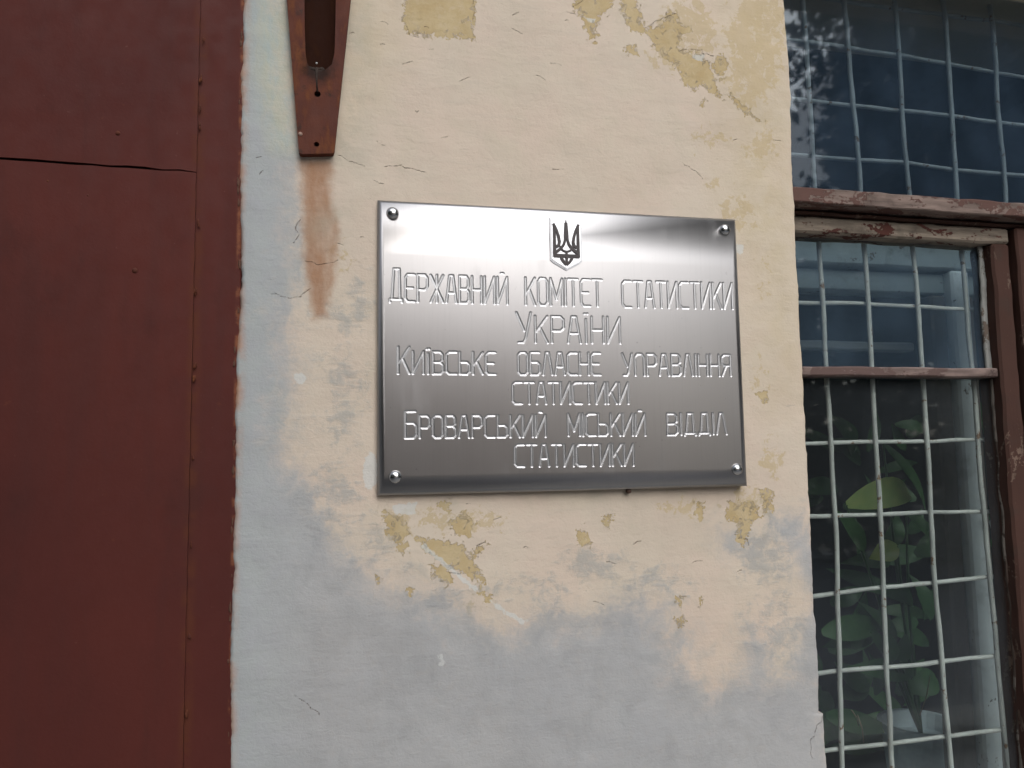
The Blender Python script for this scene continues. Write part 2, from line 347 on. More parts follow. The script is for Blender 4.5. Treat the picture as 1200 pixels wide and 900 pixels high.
# ------------------------------------------------------------------ the plastered wall
XL, XR = -.3795, .3225                       # door opening edge, window opening edge (x, at the wall face)
GX = np.linspace(0, 1, 471)
GZ = np.concatenate([[-ZC, -1.5, -1.2, -.9, -.75, -.66], np.arange(-.585, .545, .0015), [.62, .75, .9, 1.2, 1.65]])
def smooth1(n, step, seed):
    r = np.random.default_rng(seed).normal(size=n//step+3); return np.interp(np.arange(n)/step, np.arange(len(r)), r)
nz = len(GZ)
le = XL + .0010*smooth1(nz, 60, 1) + .0005*smooth1(nz, 9, 2) + .0003*smooth1(nz, 3, 5)
re = XR + .0008*smooth1(nz, 70, 3) + .0005*smooth1(nz, 11, 4) + .0002*smooth1(nz, 3, 6)
pz = lambda y, x=280: at(x, y, 0).z - ZC
for i, z in enumerate(GZ):
    if pz(395) < z < pz(240): le[i] += .0035*math.sin(math.pi*(z-pz(395))/(pz(240)-pz(395)))
    if z < pz(838, 962): re[i] += .0065                                   # the broken plaster lip at the foot of the jamb
    b = pz(700, 955)
    if abs(z-b) < .035: re[i] -= .0022*(1-abs(z-b)/.035)
X = le[:, None] + (re-le)[:, None]*GX[None, :]; Z = np.repeat(GZ[:, None], len(GX), 1)
def fbm(X, Z, f, seed):
    r = np.random.default_rng(seed); out = np.zeros_like(X)
    for k in range(7):
        a = r.uniform(0, 2*math.pi); ff = f*r.uniform(.5, 1.6); ph = r.uniform(0, 6.28)
        out += np.sin(ff*(X*math.cos(a)+Z*math.sin(a))+ph+1.5*np.sin(ff*.6*(Z*math.cos(a)-X*math.sin(a))+ph*2))
    return out/7
Y = .0022*fbm(X, Z, 16, 1) + .0011*fbm(X, Z, 55, 2) + .0004*fbm(X, Z, 160, 3)
edge = np.minimum(X-le[:, None], re[:, None]-X)
Y += .004*np.clip(1-edge/.004, 0, 1)**2 + .002*np.clip(1-edge/.02, 0, 1)**2

def poly_sd(poly):
    """signed distance (positive inside) to a polygon surveyed in photo pixels, in metres on the wall"""
    P = np.array([[at(x, y, 0).x, at(x, y, 0).z-ZC] for x, y in poly]); n = len(P)
    m = .06; d = np.full(X.shape, -1.0)
    sel = (Z > P[:, 1].min()-m) & (Z < P[:, 1].max()+m) & (X > P[:, 0].min()-m) & (X < P[:, 0].max()+m)
    x, z = X[sel], Z[sel]; dist = np.full(x.shape, 9.0); ins = np.zeros(x.shape, bool)
    for i in range(n):
        a, b = P[i], P[(i+1) % n]; e = b-a
        t = np.clip(((x-a[0])*e[0]+(z-a[1])*e[1])/max(e@e, 1e-12), 0, 1)
        dist = np.minimum(dist, np.hypot(x-a[0]-t*e[0], z-a[1]-t*e[1]))
        c = (a[1] > z) != (b[1] > z)
        ins ^= c & (x < a[0]+(z-a[1])*e[0]/(e[1] if abs(e[1]) > 1e-12 else 1e-12))
    d[sel] = np.where(ins, dist, -dist); return d
def jag_line(pl):
    out = [np.array(pl[0], float)]; r_ = np.random.default_rng(int(abs(pl[0][0])*7+abs(pl[0][1])))
    for a, b in zip(pl, pl[1:]):
        a, b = np.array(a, float), np.array(b, float); n = max(1, int(np.hypot(*(b-a))/4))
        for k in range(1, n+1): out.append(a+(b-a)*k/n+(r_.normal(size=2)*1.1 if k < n else 0))
    return [tuple(p) for p in out]
def line_dist(pl, w=0):
    pl = jag_line(pl)
    P = np.array([[at(x, y, 0).x, at(x, y, 0).z-ZC] for x, y in pl]); d = np.full(X.shape, 1.0)
    sel = (Z > P[:, 1].min()-.03) & (Z < P[:, 1].max()+.03) & (X > P[:, 0].min()-.03) & (X < P[:, 0].max()+.03)
    x, z = X[sel], Z[sel]; dist = np.full(x.shape, 9.0)
    for a, b in zip(P, P[1:]):
        e = b-a; t = np.clip(((x-a[0])*e[0]+(z-a[1])*e[1])/max(e@e, 1e-12), 0, 1)
        dist = np.minimum(dist, np.hypot(x-a[0]-t*e[0], z-a[1]-t*e[1]))
    d[sel] = dist; return d
def union(polys):
    d = np.full(X.shape, -1.0)
    for p in polys: d = np.maximum(d, poly_sd(p))
    return d
def blob(cx, cy, rx, ry, n=14): return [(cx+rx*math.cos(2*math.pi*k/n), cy+ry*math.sin(2*math.pi*k/n)) for k in range(n)]
def soft(d, wd): return np.clip(.5+d/(2*wd), 0, 1)

OCHRE = [
    [(475, -30), (557, -30), (556, 20), (552, 30), (557, 48), (540, 46), (520, 43), (500, 45), (478, 40), (472, 28)],
    [(671, 6), (680, -4), (705, -6), (718, 0), (716, 12), (702, 18), (697, 54), (689, 40), (680, 22)],
    [(725, -6), (743, -4), (752, 22), (756, 40), (740, 37), (730, 20)],
    [(757, 34), (775, 30), (784, 12), (793, 16), (797, 30), (811, 34), (801, 43), (791, 55), (806, 62), (822, 63), (834, 80), (846, 118), (832, 108), (822, 98), (812, 106), (800, 95), (790, 76), (772, 64), (764, 50)],
    [(730, 60), (744, 52), (748, 66), (737, 66)], [(834, 78), (842, 63), (854, 74), (850, 90), (839, 88)],
    [(852, 110), (866, 116), (890, 142), (872, 134)], [(820, 122), (826, 118), (824, 130)],
    [(448, 600), (470, 606), (480, 625), (468, 640), (452, 622)], [(465, 640), (478, 634), (472, 650)],
    [(488, 630), (512, 630), (522, 636), (542, 640), (549, 652), (562, 668), (568, 684), (552, 678), (534, 668), (514, 656), (498, 646)],
    [(504, 660), (520, 664), (532, 678), (524, 687), (508, 676)], [(526, 612), (546, 600), (556, 612), (552, 630), (536, 628)],
    [(550, 650), (566, 640), (564, 648), (554, 656)], [(673, 622), (689, 622), (691, 642), (680, 637)],
    [(856, 588), (884, 590), (892, 604), (878, 618), (872, 640), (861, 634), (868, 616), (848, 606)], [(890, 575), (905, 575), (906, 600), (895, 598)],
    [(814, 586), (825, 590), (821, 610), (815, 604)], [(790, 698), (800, 700), (797, 711)], [(793, 723), (803, 724), (798, 736), (791, 732)],
    [(818, 700), (822, 700), (820, 712)], [(476, 690), (486, 690), (482, 698)], [(440, 675), (447, 678), (442, 688)], [(562, 695), (574, 697), (570, 708)],
    [(515, 590), (528, 588), (526, 600)], [(888, 462), (900, 455), (898, 476)], [(706, 605), (718, 603), (712, 618)]]
MOTTLE = [blob(880, 60, 40, 75), blob(905, 20, 25, 40), blob(845, 215, 26, 12), blob(862, 250, 22, 22), blob(895, 170, 22, 24), blob(835, 160, 24, 12),
          blob(890, 455, 12, 34), blob(905, 540, 14, 30), blob(895, 330, 14, 30), blob(540, 612, 60, 22), blob(470, 620, 30, 30), blob(790, 595, 40, 14),
          blob(800, 40, 45, 50), blob(400, 300, 18, 26), blob(560, 705, 24, 14), blob(875, 600, 28, 36)]
GREY = [[(240, -60), (338, -60), (345, 120), (350, 185), (356, 230), (352, 290), (354, 338), (332, 365), (346, 420), (338, 470), (326, 510), (345, 545), (375, 590),
         (405, 640), (436, 676), (480, 692), (520, 706), (558, 728), (600, 738), (640, 722), (690, 722), (740, 702), (782, 706), (780, 740), (792, 775), (826, 812), (848, 806),
         (868, 788), (880, 745), (898, 752), (905, 792), (925, 786), (940, 752), (958, 690), (975, 690), (1010, 2400), (180, 2400)],
        [(905, 612), (938, 604), (958, 640), (962, 700), (935, 668)], [(848, 626), (880, 622), (878, 640), (852, 642)], [(780, 742), (812, 738), (814, 762), (790, 770)]]
SMEAR = [blob(385, 590, 52, 60), blob(400, 500, 40, 40), blob(390, 370, 40, 30), blob(400, 430, 36, 60), blob(420, 350, 26, 50), blob(900, 650, 50, 45), blob(780, 680, 60, 26), blob(620, 690, 70, 24), blob(450, 640, 40, 35), blob(910, 730, 40, 50), blob(700, 660, 60, 30), blob(520, 700, 40, 20)]
WHITE = [[(512, 768), (518, 766), (521, 776), (516, 783), (512, 780), (516, 774)], blob(434, 552, 9, 22), [(458, 592), (490, 588), (486, 602), (462, 604)],
         [(492, 640), (498, 638), (560, 690), (556, 693)], [(575, 704), (618, 728), (612, 731), (580, 712)], blob(866, 292, 6, 6), [(808, 63), (826, 64), (824, 72), (812, 70)], [(684, 20), (698, 22), (694, 28)],
         blob(352, 443, 8, 7)]
RUST = [[(349, 186), (391, 186), (389, 232), (397, 262), (399, 302), (396, 318), (384, 372), (366, 376), (355, 314), (352, 250)]]
CRACK = [[(356, 306), (366, 307), (372, 311), (382, 309), (398, 306)], [(352, 258), (346, 268), (350, 275), (343, 287)], [(318, 345), (340, 350), (352, 348), (364, 338)], [(395, 285), (402, 288)],
         [(968, 838), (958, 850), (950, 872), (952, 890)], [(955, 690), (957, 720)], [(345, 815), (374, 838)], [(552, -10), (556, 8), (554, 24)], [(671, 8), (690, -4)], [(756, 33), (776, 22), (792, 16)],
         [(795, 60), (812, 58), (836, 66)], [(800, 190), (815, 200), (824, 210)], [(450, 196), (470, 194), (498, 202)], [(802, 412), (812, 410)], [(300, 185), (306, 184)], [(304, 204), (308, 200)], [(422, 278), (428, 279)],
         [(876, 633), (880, 644)], [(560, 655), (562, 645)], [(476, 30), (480, 42), (492, 44)], [(396, 183), (410, 190), (428, 196)]]
EDGE = [[(262, -40), (290, -40), (287, 120), (286, 200), (282, 260), (284, 420), (281, 500), (276, 640), (272, 930), (262, 2400), (200, 2400)]]
DRIP_DULL = [[(526, 582), (534, 582), (533, 604), (528, 606)], [(698, 578), (708, 578), (706, 615), (701, 618)], [(733, 576), (742, 576), (740, 596), (736, 598)], [(395, -30), (436, -30), (430, 120), (432, 200), (405, 190), (392, 186)], blob(378, 265, 14, 20), blob(396, 262, 12, 24)]  # drips under the plaque, and a duller grey-green zone right of the bracket
for k in range(34):                          # small flake edges of the limewash
    cx_, cy_ = random.uniform(410, 930), random.uniform(5, 235) if k % 3 else random.uniform(590, 720); L_ = random.uniform(4, 14); a_ = random.uniform(-.5, .5)
    CRACK.append([(cx_, cy_), (cx_+L_*.5, cy_+L_*.5*a_+random.uniform(-2, 2)), (cx_+L_, cy_+L_*a_)])
cr = np.full(X.shape, 1.0)
for c in CRACK: cr = np.minimum(cr, line_dist(c))
fields = dict(ochre=union(OCHRE), mottle=union(MOTTLE), grey=union(GREY), smear=union(SMEAR), white=union(WHITE), crack=cr,
              rust=union(RUST)-.0015, edge=soft(union(EDGE), .006), drip_dull=soft(union(DRIP_DULL), .014),
              tint=soft(union([[(240, -60), (345, -60), (350, 300), (345, 420), (330, 560), (330, 2400), (180, 2400)]])+.0, .04),
              green=soft(union([[(296, -60), (345, -60), (350, 182), (318, 175), (300, 90)]]), .012),
              z_warm=soft(union([[(840, -60), (930, -60), (940, 330), (950, 470), (905, 480), (880, 330), (850, 230)], [(390, -60), (470, -60), (465, 60), (400, 150)]])-.01, .05)*.8)
vid = np.arange(X.size).reshape(X.shape)
verts = np.stack([X, Y, Z+ZC], -1).reshape(-1, 3)
q = np.stack([vid[:-1, :-1], vid[:-1, 1:], vid[1:, 1:], vid[1:, :-1]], -1).reshape(-1, 4)
ex_v, ex_q = [], []; base = X.size
for col, sgn in ((0, 1), (len(GX)-1, -1)):                                # the two reveals, going back 0.3 m
    b = np.stack([X[:, col], np.full(nz, .30), GZ+ZC], -1); ex_v.append(b); bi = base+np.arange(nz); base += nz
    a = vid[:, col]
    qq = np.stack([a[:-1], a[1:], bi[1:], bi[:-1]], -1); ex_q.append(qq if sgn > 0 else qq[:, ::-1])
for a, b in (((-3.2, 0, 0), (-1.5, .3, 3.4)), ((-1.5, 0, 2.5), (XL-.002, .3, 3.4)), ((XR+.002, 0, 2.356), (1.2, .3, 3.4)), ((XR+.002, 0, 0), (1.2, .3, .9)), ((1.2, 0, 0), (3.2, .3, 3.4))):
    c = np.array([[x, y, z] for x in (a[0], b[0]) for y in (a[1], b[1]) for z in (a[2], b[2])], float); ex_v.append(c)
    ex_q.append(base+np.array([[0, 1, 3, 2], [4, 6, 7, 5], [0, 4, 5, 1], [2, 3, 7, 6], [0, 2, 6, 4], [1, 5, 7, 3]])); base += 8
me = mesh_np('plaster_wall', np.concatenate([verts]+ex_v), np.concatenate([q]+ex_q))
far = dict(crack=1.0, rust=-1, edge=0, drip_dull=0, tint=0, green=0, z_warm=.2)
for k, v in fields.items():
    a = me.attributes.new(k, 'FLOAT', 'POINT'); full = np.full(len(me.vertices), far.get(k, -1.0), np.float32); full[:X.size] = v.ravel(); a.data.foreach_set('value', full)
sm = np.zeros(len(me.polygons), bool); sm[:len(q)] = True; me.polygons.foreach_set('use_smooth', sm)
wall = tag(link('plaster_wall', me, M_PLASTER), 'cream plastered wall with peeling ochre paint patches and a grey skim coat', 'wall')

# ------------------------------------------------------------------ sheet steel door on the left
door = empty('steel_door', (-.9, 0, 0), 'red-brown painted sheet steel door with a welded frame beside the pale wall', 'door')
FX = at(226, 450, 0).x                       # seam between sheets and frame
def gapz(px, py): return at(px, py, .002).z
zr, zl = gapz(226, 202), gapz(0, 187)
slope = (zl-zr)/(at(0, 187, .002).x-FX)
bm = bmesh.new()
n = 60; xs = np.linspace(-1.46, FX-.0015, n); top, bot = [], []
for i, x in enumerate(xs):
    z = zr+slope*(x-FX); t = min(1, max(0, (FX-x)/.24)); j = .0004*math.sin(i*2.3)+.0005*RNG.normal()
    top.append((x, z+.0009+.0026*t+j)); bot.append((x, z-.0006+.0003*RNG.normal()))
def sheet_part(name, poly, y0, y1):
    b = bmesh.new(); add_prism(b, poly, y0, y1); return from_bm(name, b, M_DOOR, door)
jag = lambda z: FX-.0015+.0006*mnoise.noise(Vector((0, 3, z*60)))+.0004*mnoise.noise(Vector((0, 3, z*260)))
zs_up = np.linspace(top[-1][1], 2.44, 120)[1:]; zs_dn = np.linspace(.05, bot[-1][1], 220)[:-1]
bm.free()
sheet_part('upper_sheet', top+[(jag(z), z) for z in zs_up]+[(-1.46, 2.44)], .0010, .0035)
sheet_part('lower_sheet', [(x, z) for x, z in bot][::-1]+[(-1.46, .05)]+[(jag(z), z) for z in zs_dn], .0004, .0035)
bm = worn_box((FX-.05, .0042, .02), (XL+.004, .06, 2.5), .0015, .0004, .05, 30, 3)
fr = from_bm('frame', bm, M_DOOR, door)
bm = bmesh.new(); add_box(bm, (-1.5, .0042, .02), (-1.44, .06, 2.5), .002); add_box(bm, (-1.44, .0042, 2.44), (FX-.05, .06, 2.5), .002); from_bm('frame', bm, M_DOOR, door)
bm = bmesh.new(); add_box(bm, (-1.44, .008, .02), (FX-.05, .03, 2.44)); from_bm('backing', bm, M_DARK, door)
bm = bmesh.new()                             # the run of tack welds along the seam
for py in (48, 92, 128, 148, 262, 345, 427, 442, 534, 638, 746, 838):
    c = at(230-11*py/900, py, .001); c.x = FX+.0012+random.uniform(-.001, .001)
    for k in range(3):
        cc = Vector(c)+Vector((random.uniform(-.0012, .0012), 0, random.uniform(-.004, .004)))
        r = bmesh.ops.create_uvsphere(bm, u_segments=10, v_segments=6, radius=random.uniform(.0007, .0016))
        bmesh.ops.scale(bm, vec=(.8, .6, 1.8), verts=r['verts']); bmesh.ops.translate(bm, vec=cc, verts=r['verts'])
from_bm('weld_seam', bm, rust_paint('weld_rust'), door, True)
for px, py, s in ((138, 156, .0026), (158, 317, .0030), (56, 212, .0012), (103, 229, .0012)):
    bm = bmesh.new(); c = at(px, py, .0005 if py > 195 else .001); add_dome(bm, c, s, s*.6, 14, 4); from_bm('rivet', bm, M_RIVET, door, True)
bm = bmesh.new()                             # rusted flakes of filler left in the joint between frame and wall
for k in range(26):
    z = random.uniform(ZC-.47, ZC+.42); xx = float(np.interp(z-ZC, GZ, le))
    r = bmesh.ops.create_icosphere(bm, subdivisions=1, radius=random.uniform(.0008, .0022))
    for v in r['verts']: v.co = Vector((v.co.x*random.uniform(.5, 1), v.co.y*.6, v.co.z*random.uniform(1.2, 4)))+Vector((xx-.0012, .0035, z))
from_bm('joint_filler', bm, flat('rusty_filler', (.11, .05, .032), .9), door)

# ------------------------------------------------------------------ rusty flagpole bracket
br = empty('flag_bracket', at(371, 183, -.004), 'rusty brown tapered steel bracket with a channel painted dark for shade, fixed above the rust run', 'bracket')
bl = at(350, 180, -.0105); brr = at(392, 180, -.0105); tl = at(336, 0, -.0105); tr_ = at(411, 0, -.0105)
ext = 1.25
TL = bl+(tl-bl)*ext; TR = brr+(tr_-brr)*ext
poly = [(bl.x+.004, bl.z), (brr.x-.004, brr.z), (brr.x-.001, brr.z+.001), (brr.x, brr.z+.004), (TR.x, TR.z), (TL.x, TL.z), (bl.x, bl.z+.004), (bl.x+.001, bl.z+.001)]
def plate_with_holes(name, holes, poly, y0, y1, mat, parent, slot=None):
    bm = bmesh.new(); add_prism(bm, poly, y0, y1); bmesh.ops.recalc_face_normals(bm, faces=bm.faces[:])
    o = from_bm(name, bm, mat, parent)
    bm = bmesh.new()
    loc = parent.location
    for px, py, r in holes:
        c = at(px, py, y0)-loc
        rr = bmesh.ops.create_cone(bm, cap_ends=True, segments=20, radius1=r, radius2=r, depth=.05)
        bmesh.ops.rotate(bm, verts=rr['verts'], matrix=Matrix.Rotation(math.pi/2, 3, 'X')); bmesh.ops.translate(bm, vec=c, verts=rr['verts'])
    if slot:
        pa = [at(x, y, y0)-loc for x, y in slot]
        r_ = add_prism(bm, [(p.x, p.z) for p in pa], y0-.02, .02)
        bmesh.ops.recalc_face_normals(bm, faces=bm.faces[:])
    me2 = bpy.data.meshes.new('cut'); bm.to_mesh(me2); bm.free(); cut = bpy.data.objects.new('cut', me2); COL.objects.link(cut); cut.parent = parent
    md = o.modifiers.new('holes', 'BOOLEAN'); md.operation = 'DIFFERENCE'; md.object = cut; md.solver = 'EXACT'
    dg = bpy.context.evaluated_depsgraph_get(); new = bpy.data.meshes.new_from_object(o.evaluated_get(dg)); o.modifiers.clear(); o.data = new
    bpy.data.objects.remove(cut); return o
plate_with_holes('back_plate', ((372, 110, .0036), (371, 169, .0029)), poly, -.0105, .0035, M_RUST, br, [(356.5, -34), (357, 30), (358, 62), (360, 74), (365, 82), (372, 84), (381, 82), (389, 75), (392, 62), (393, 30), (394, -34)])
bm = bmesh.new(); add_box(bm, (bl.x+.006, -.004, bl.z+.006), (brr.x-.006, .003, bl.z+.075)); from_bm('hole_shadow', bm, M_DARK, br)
bm = bmesh.new()                             # hollow channel behind the slot of the plate, its shade painted near black
cx0, cx1, czb, czt = at(354, 75, -.003).x, at(396, 75, -.003).x, at(372, 90, -.003).z, TL.z-.004
prof = [(cx0+(cx1-cx0)*k/16, -.0095+.0065*math.sin(math.pi*k/16)**.7) for k in range(17)]
rows = [[bm.verts.new((x, y, z)) for x, y in prof] for z in (czb, czt)]
for k in range(16): bm.faces.new((rows[0][k], rows[0][k+1], rows[1][k+1], rows[1][k]))
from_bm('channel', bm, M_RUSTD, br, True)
bm = bmesh.new()
for k in range(26):
    a = random.uniform(-1.9, 1.9); d = random.random()**.7
    c = Vector(at(372+17*math.sin(a)*d, 80+9*math.cos(a)*d, -.0098))
    r = bmesh.ops.create_icosphere(bm, subdivisions=2, radius=random.uniform(.0008, .0024)*(1.2-d*.6))
    bmesh.ops.scale(bm, vec=(1.4, .4, 1), verts=r['verts']); bmesh.ops.translate(bm, vec=c, verts=r['verts'])
from_bm('weld_bead', bm, M_SOOT, br, True)
bm = bmesh.new(); add_tube(bm, [at(371, 80, -.0108), at(371, 95, -.0106), at(372, 108, -.0105)], [.0014, .0010, .0010], 8); from_bm('drip_mark', bm, M_SOOT, br, True)
bm = bmesh.new(); add_dome(bm, at(371, 74, -.0112), .0012, .001, 10, 3); from_bm('highlight_fleck', bm, flat('white_fleck', (.5, .5, .48)), br, True)  # pale dome standing in for a tiny highlight at the channel end
bm = bmesh.new(); add_dome(bm, at(352, 157, -.0106), .0024, .0014, 12, 4); from_bm('plaster_crumb', bm, flat('crumb', (.34, .22, .17)), br, True)

# ------------------------------------------------------------------ engraved steel plaque
PW, PH, PT, CH = .45, .3374, .012, .0042
pq = empty('plaque', (0, 0, ZC-PH/2), 'brushed steel plaque engraved with six lines of Ukrainian text and a dark trident', 'plaque')
YF = -PT
def to_plate(px, py): p = at(px, py, YF); return p.x, p.z-ZC
GLY = {
 'О': (1, [[(.25, 0), (0, .12), (0, .88), (.25, 1), (.75, 1), (1, .88), (1, .12), (.75, 0), (.25, 0)]]),
 'С': (1, [[(1, 1), (.28, 1), (0, .88), (0, .12), (.28, 0), (1, 0)]]),
 'Е': (.95, [[(1, 1), (.25, 1), (0, .88), (0, .12), (.25, 0), (1, 0)], [(0, .5), (.8, .5)]]),
 'Р': (1, [[(0, 0), (0, 1), (.75, 1), (1, .88), (1, .57), (.75, .45), (0, .45)]]),
 'Ж': (1.3, [[(0, 1), (1, 0)], [(1, 1), (0, 0)], [(.5, 1), (.5, 0)]]),
 'А': (1.05, [[(0, 0), (.33, 1), (.67, 1), (1, 0)], [(.13, .36), (.87, .36)]]),
 'В': (1, [[(0, 0), (0, 1), (.72, 1), (.94, .88), (.94, .63), (.75, .52), (0, .52)], [(.75, .52), (1, .40), (1, .12), (.75, 0), (0, 0)]]),
 'Н': (1, [[(0, 0), (0, 1)], [(1, 0), (1, 1)], [(0, .5), (1, .5)]]),
 'И': (1.05, [[(0, 1), (0, 0), (1, 1), (1, 0)]]),
 'Й': (1.05, [[(0, 1), (0, 0), (1, 1), (1, 0)], [(.38, 1.15), (.62, 1.15)]]),
 'К': (1, [[(0, 0), (0, 1)], [(1, 1), (0, .36)], [(.36, .60), (1, 0)]]),
 'М': (1.25, [[(0, 0), (0, 1), (.5, .22), (1, 1), (1, 0)]]),
 'І': (0, [[(.5, 0), (.5, 1)]]),
 'Ї': (.25, [[(.5, 0), (.5, .9)], [(0, 1.12), (.02, 1.12)], [(.98, 1.12), (1, 1.12)]]),
 'Т': (1, [[(0, 1), (1, 1)], [(.5, 1), (.5, 0)]]),
 'У': (1.05, [[(0, 1), (.52, .40)], [(1, 1), (.62, .14), (.45, 0), (.12, 0)]]),
 'Д': (1.1, [[(.16, .06), (.32, 1), (.78, 1), (.84, .06)], [(0, -.03), (0, .06), (1, .06), (1, -.03)]]),
 'Б': (1, [[(.92, 1), (0, 1), (0, 0), (.75, 0), (1, .12), (1, .45), (.75, .56), (0, .56)]]),
 'Л': (1, [[(0, 0), (.36, 1), (.64, 1), (1, 0)]]),
 'П': (1, [[(0, 0), (0, .85), (.25, 1), (.75, 1), (1, .85), (1, 0)]]),
 'Я': (1, [[(1, 0), (1, 1), (.25, 1), (0, .88), (0, .60), (.25, .48), (1, .48)], [(.5, .48), (0, 0)]]),
 'Ь': (1, [[(0, 1), (0, 0), (.75, 0), (1, .12), (1, .42), (.75, .54), (0, .54)]]),
}
# word, left px, right px, baseline px at both ends, height px of the small capitals, height px of the first letter
LINES = [[('ДЕРЖАВНИЙ', 459, 596, 352.5, 356.5, 32, 38), ('КОМІТЕТ', 617.5, 706, 357.5, 359.5, 31.5, 31.5), ('СТАТИСТИКИ', 730, 857, 360.5, 363, 30.5, 30.5)],
         [('УКРАЇНИ', 607, 727, 401.5, 402.5, 31, 35)],
         [('КИЇВСЬКЕ', 468.5, 582, 437.5, 438.5, 26, 31), ('ОБЛАСНЕ', 609, 704, 439, 439.5, 26, 26), ('УПРАВЛІННЯ', 730, 855, 440, 441, 25, 25)],
         [('СТАТИСТИКИ', 602.5, 736.5, 473, 473, 25, 25)],
         [('БРОВАРСЬКИЙ', 477, 640.5, 513, 511.5, 26, 31), ('МІСЬКИЙ', 667, 756, 510.5, 510, 25.5, 25.5), ('ВІДДІЛ', 782, 850, 509.5, 508.5, 24.5, 24.5)],
         [('СТАТИСТИКИ', 605, 742.5, 546.5, 545, 25.5, 25.5)]]
STEP = .0004; GR, GD = .00175, .00052
z_hi = to_plate(650, 306)[1]; z_lo = to_plate(650, 553)[1]
gx = np.arange(-PW/2+.008, PW/2-.0079, STEP); gz = np.arange(z_lo, z_hi, STEP)
PX, PZ = np.meshgrid(gx, gz); DEP = np.full(PX.shape, 9.0, np.float32); OWN = np.full(PX.shape, -1, np.int8)
def stroke(a, b, own):
    i0, i1 = np.searchsorted(gx, [min(a[0], b[0])-.004, max(a[0], b[0])+.004]); j0, j1 = np.searchsorted(gz, [min(a[1], b[1])-.004, max(a[1], b[1])+.004])
    x, z = PX[j0:j1, i0:i1], PZ[j0:j1, i0:i1]; e = (b[0]-a[0], b[1]-a[1]); L = max(e[0]**2+e[1]**2, 1e-12)
    t = np.clip(((x-a[0])*e[0]+(z-a[1])*e[1])/L, 0, 1)
    d = np.hypot(x-a[0]-t*e[0], z-a[1]-t*e[1]); DEP[j0:j1, i0:i1] = np.minimum(DEP[j0:j1, i0:i1], d)
    OWN[j0:j1, i0:i1] = np.where(d < GR+STEP*1.5, own, OWN[j0:j1, i0:i1])
WORDS = [wd_ for ln_ in LINES for wd_ in ln_]
for li, (wd, x0, x1, b0, b1, hs_, hf) in enumerate(WORDS):
    if True:
        p0 = to_plate(x0, b0); p1 = to_plate(x1, b1); hsm = to_plate(x0, b0-hs_)[1]-p0[1]; hfi = to_plate(x0, b0-hf)[1]-p0[1]
        wid = [GLY[c][0] for c in wd]
        if hf > hs_: wid[0] *= 1.12
        gap = .36
        unit = (p1[0]-p0[0]-.0)/(sum(wid)+gap*(len(wd)-1)); x = p0[0]
        for k, c in enumerate(wd):
            hh = hfi if k == 0 else hsm
            for pl in GLY[c][1]:
                pts = [(x+u*wid[k]*unit, p0[1]+(p1[1]-p0[1])*(x-p0[0])/(p1[0]-p0[0])+v*hh+RNG.normal()*.00008) for u, v in pl]
                for a, b in zip(pts, pts[1:]): stroke(a, b, li)
            x += (wid[k]+gap)*unit
depth = np.where(DEP < GR, GD*(1-(DEP/GR)**2), 0)
gid = np.arange(PX.size).reshape(PX.shape)
gq = np.stack([gid[:-1, :-1], gid[:-1, 1:], gid[1:, 1:], gid[1:, :-1]], -1).reshape(-1, 4)
gv = np.stack([PX, YF+depth, PZ+ZC], -1).reshape(-1, 3)
cut_f = (depth.ravel()[gq] > 0).any(1); own_f = OWN.ravel()[gq].max(1)
# plate: face with its engraved field left out for the letters, chamfered rim, sides and back
o = PW/2; h = PH/2; ix, iz = o-CH, h-CH
def rect(hx, hz, y): return [(-hx, y, -hz+ZC), (hx, y, -hz+ZC), (hx, y, hz+ZC), (-hx, y, hz+ZC)]
rv = rect(ix, iz, YF)+rect(o, h, YF+.0042)+rect(o, h, .004)
rq = []
for k in range(4):
    j = (k+1) % 4; rq += [(4+k, 4+j, j, k), (8+k, 8+j, 4+j, 4+k)]
rq.append((8, 11, 10, 9))
a0, a1, c0, c1 = gx[0], gx[-1], gz[0]+ZC, gz[-1]+ZC
rv += [(a0, YF, c0), (a1, YF, c0), (a1, YF, c1), (a0, YF, c1)]
for k in range(4): rq.append((k, (k+1) % 4, 12+(k+1) % 4, 12+k))
flat_q = gq[~cut_f]; used = np.unique(flat_q); remap = np.full(len(gv), -1); remap[used] = np.arange(len(used))
me = mesh_np('plate', np.concatenate([gv[used], np.array(rv)]), np.concatenate([remap[flat_q], np.array(rq)+len(used)]))
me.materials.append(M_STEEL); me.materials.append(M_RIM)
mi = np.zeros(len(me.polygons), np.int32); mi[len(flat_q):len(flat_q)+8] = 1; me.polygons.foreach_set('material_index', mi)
link('plate', me, None, pq)
for li in range(len(WORDS)):
    fq = gq[cut_f & (own_f == li)]; used = np.unique(fq); remap = np.full(len(gv), -1); remap[used] = np.arange(len(used))
    link('engraved_lettering', mesh_np('engraved_lettering', gv[used], remap[fq]), M_GROOVE, pq, True)
for px, py in ((462, 250), (848, 271), (465, 559), (862, 550)):
    c = at(px, py, YF); bm = bmesh.new(); add_dome(bm, (c.x, YF+.0002, c.z), .0074, .0052, 32, 10); from_bm('screw_cap', bm, M_CHROME, pq, True)
c = at(737, 575, -.003); bm = bmesh.new(); add_dome(bm, (c.x, -.001, c.z), .0036, .005, 14, 5); from_bm('fixing_lug', bm, flat('rusty_lug', (.09, .05, .035)), pq, True)
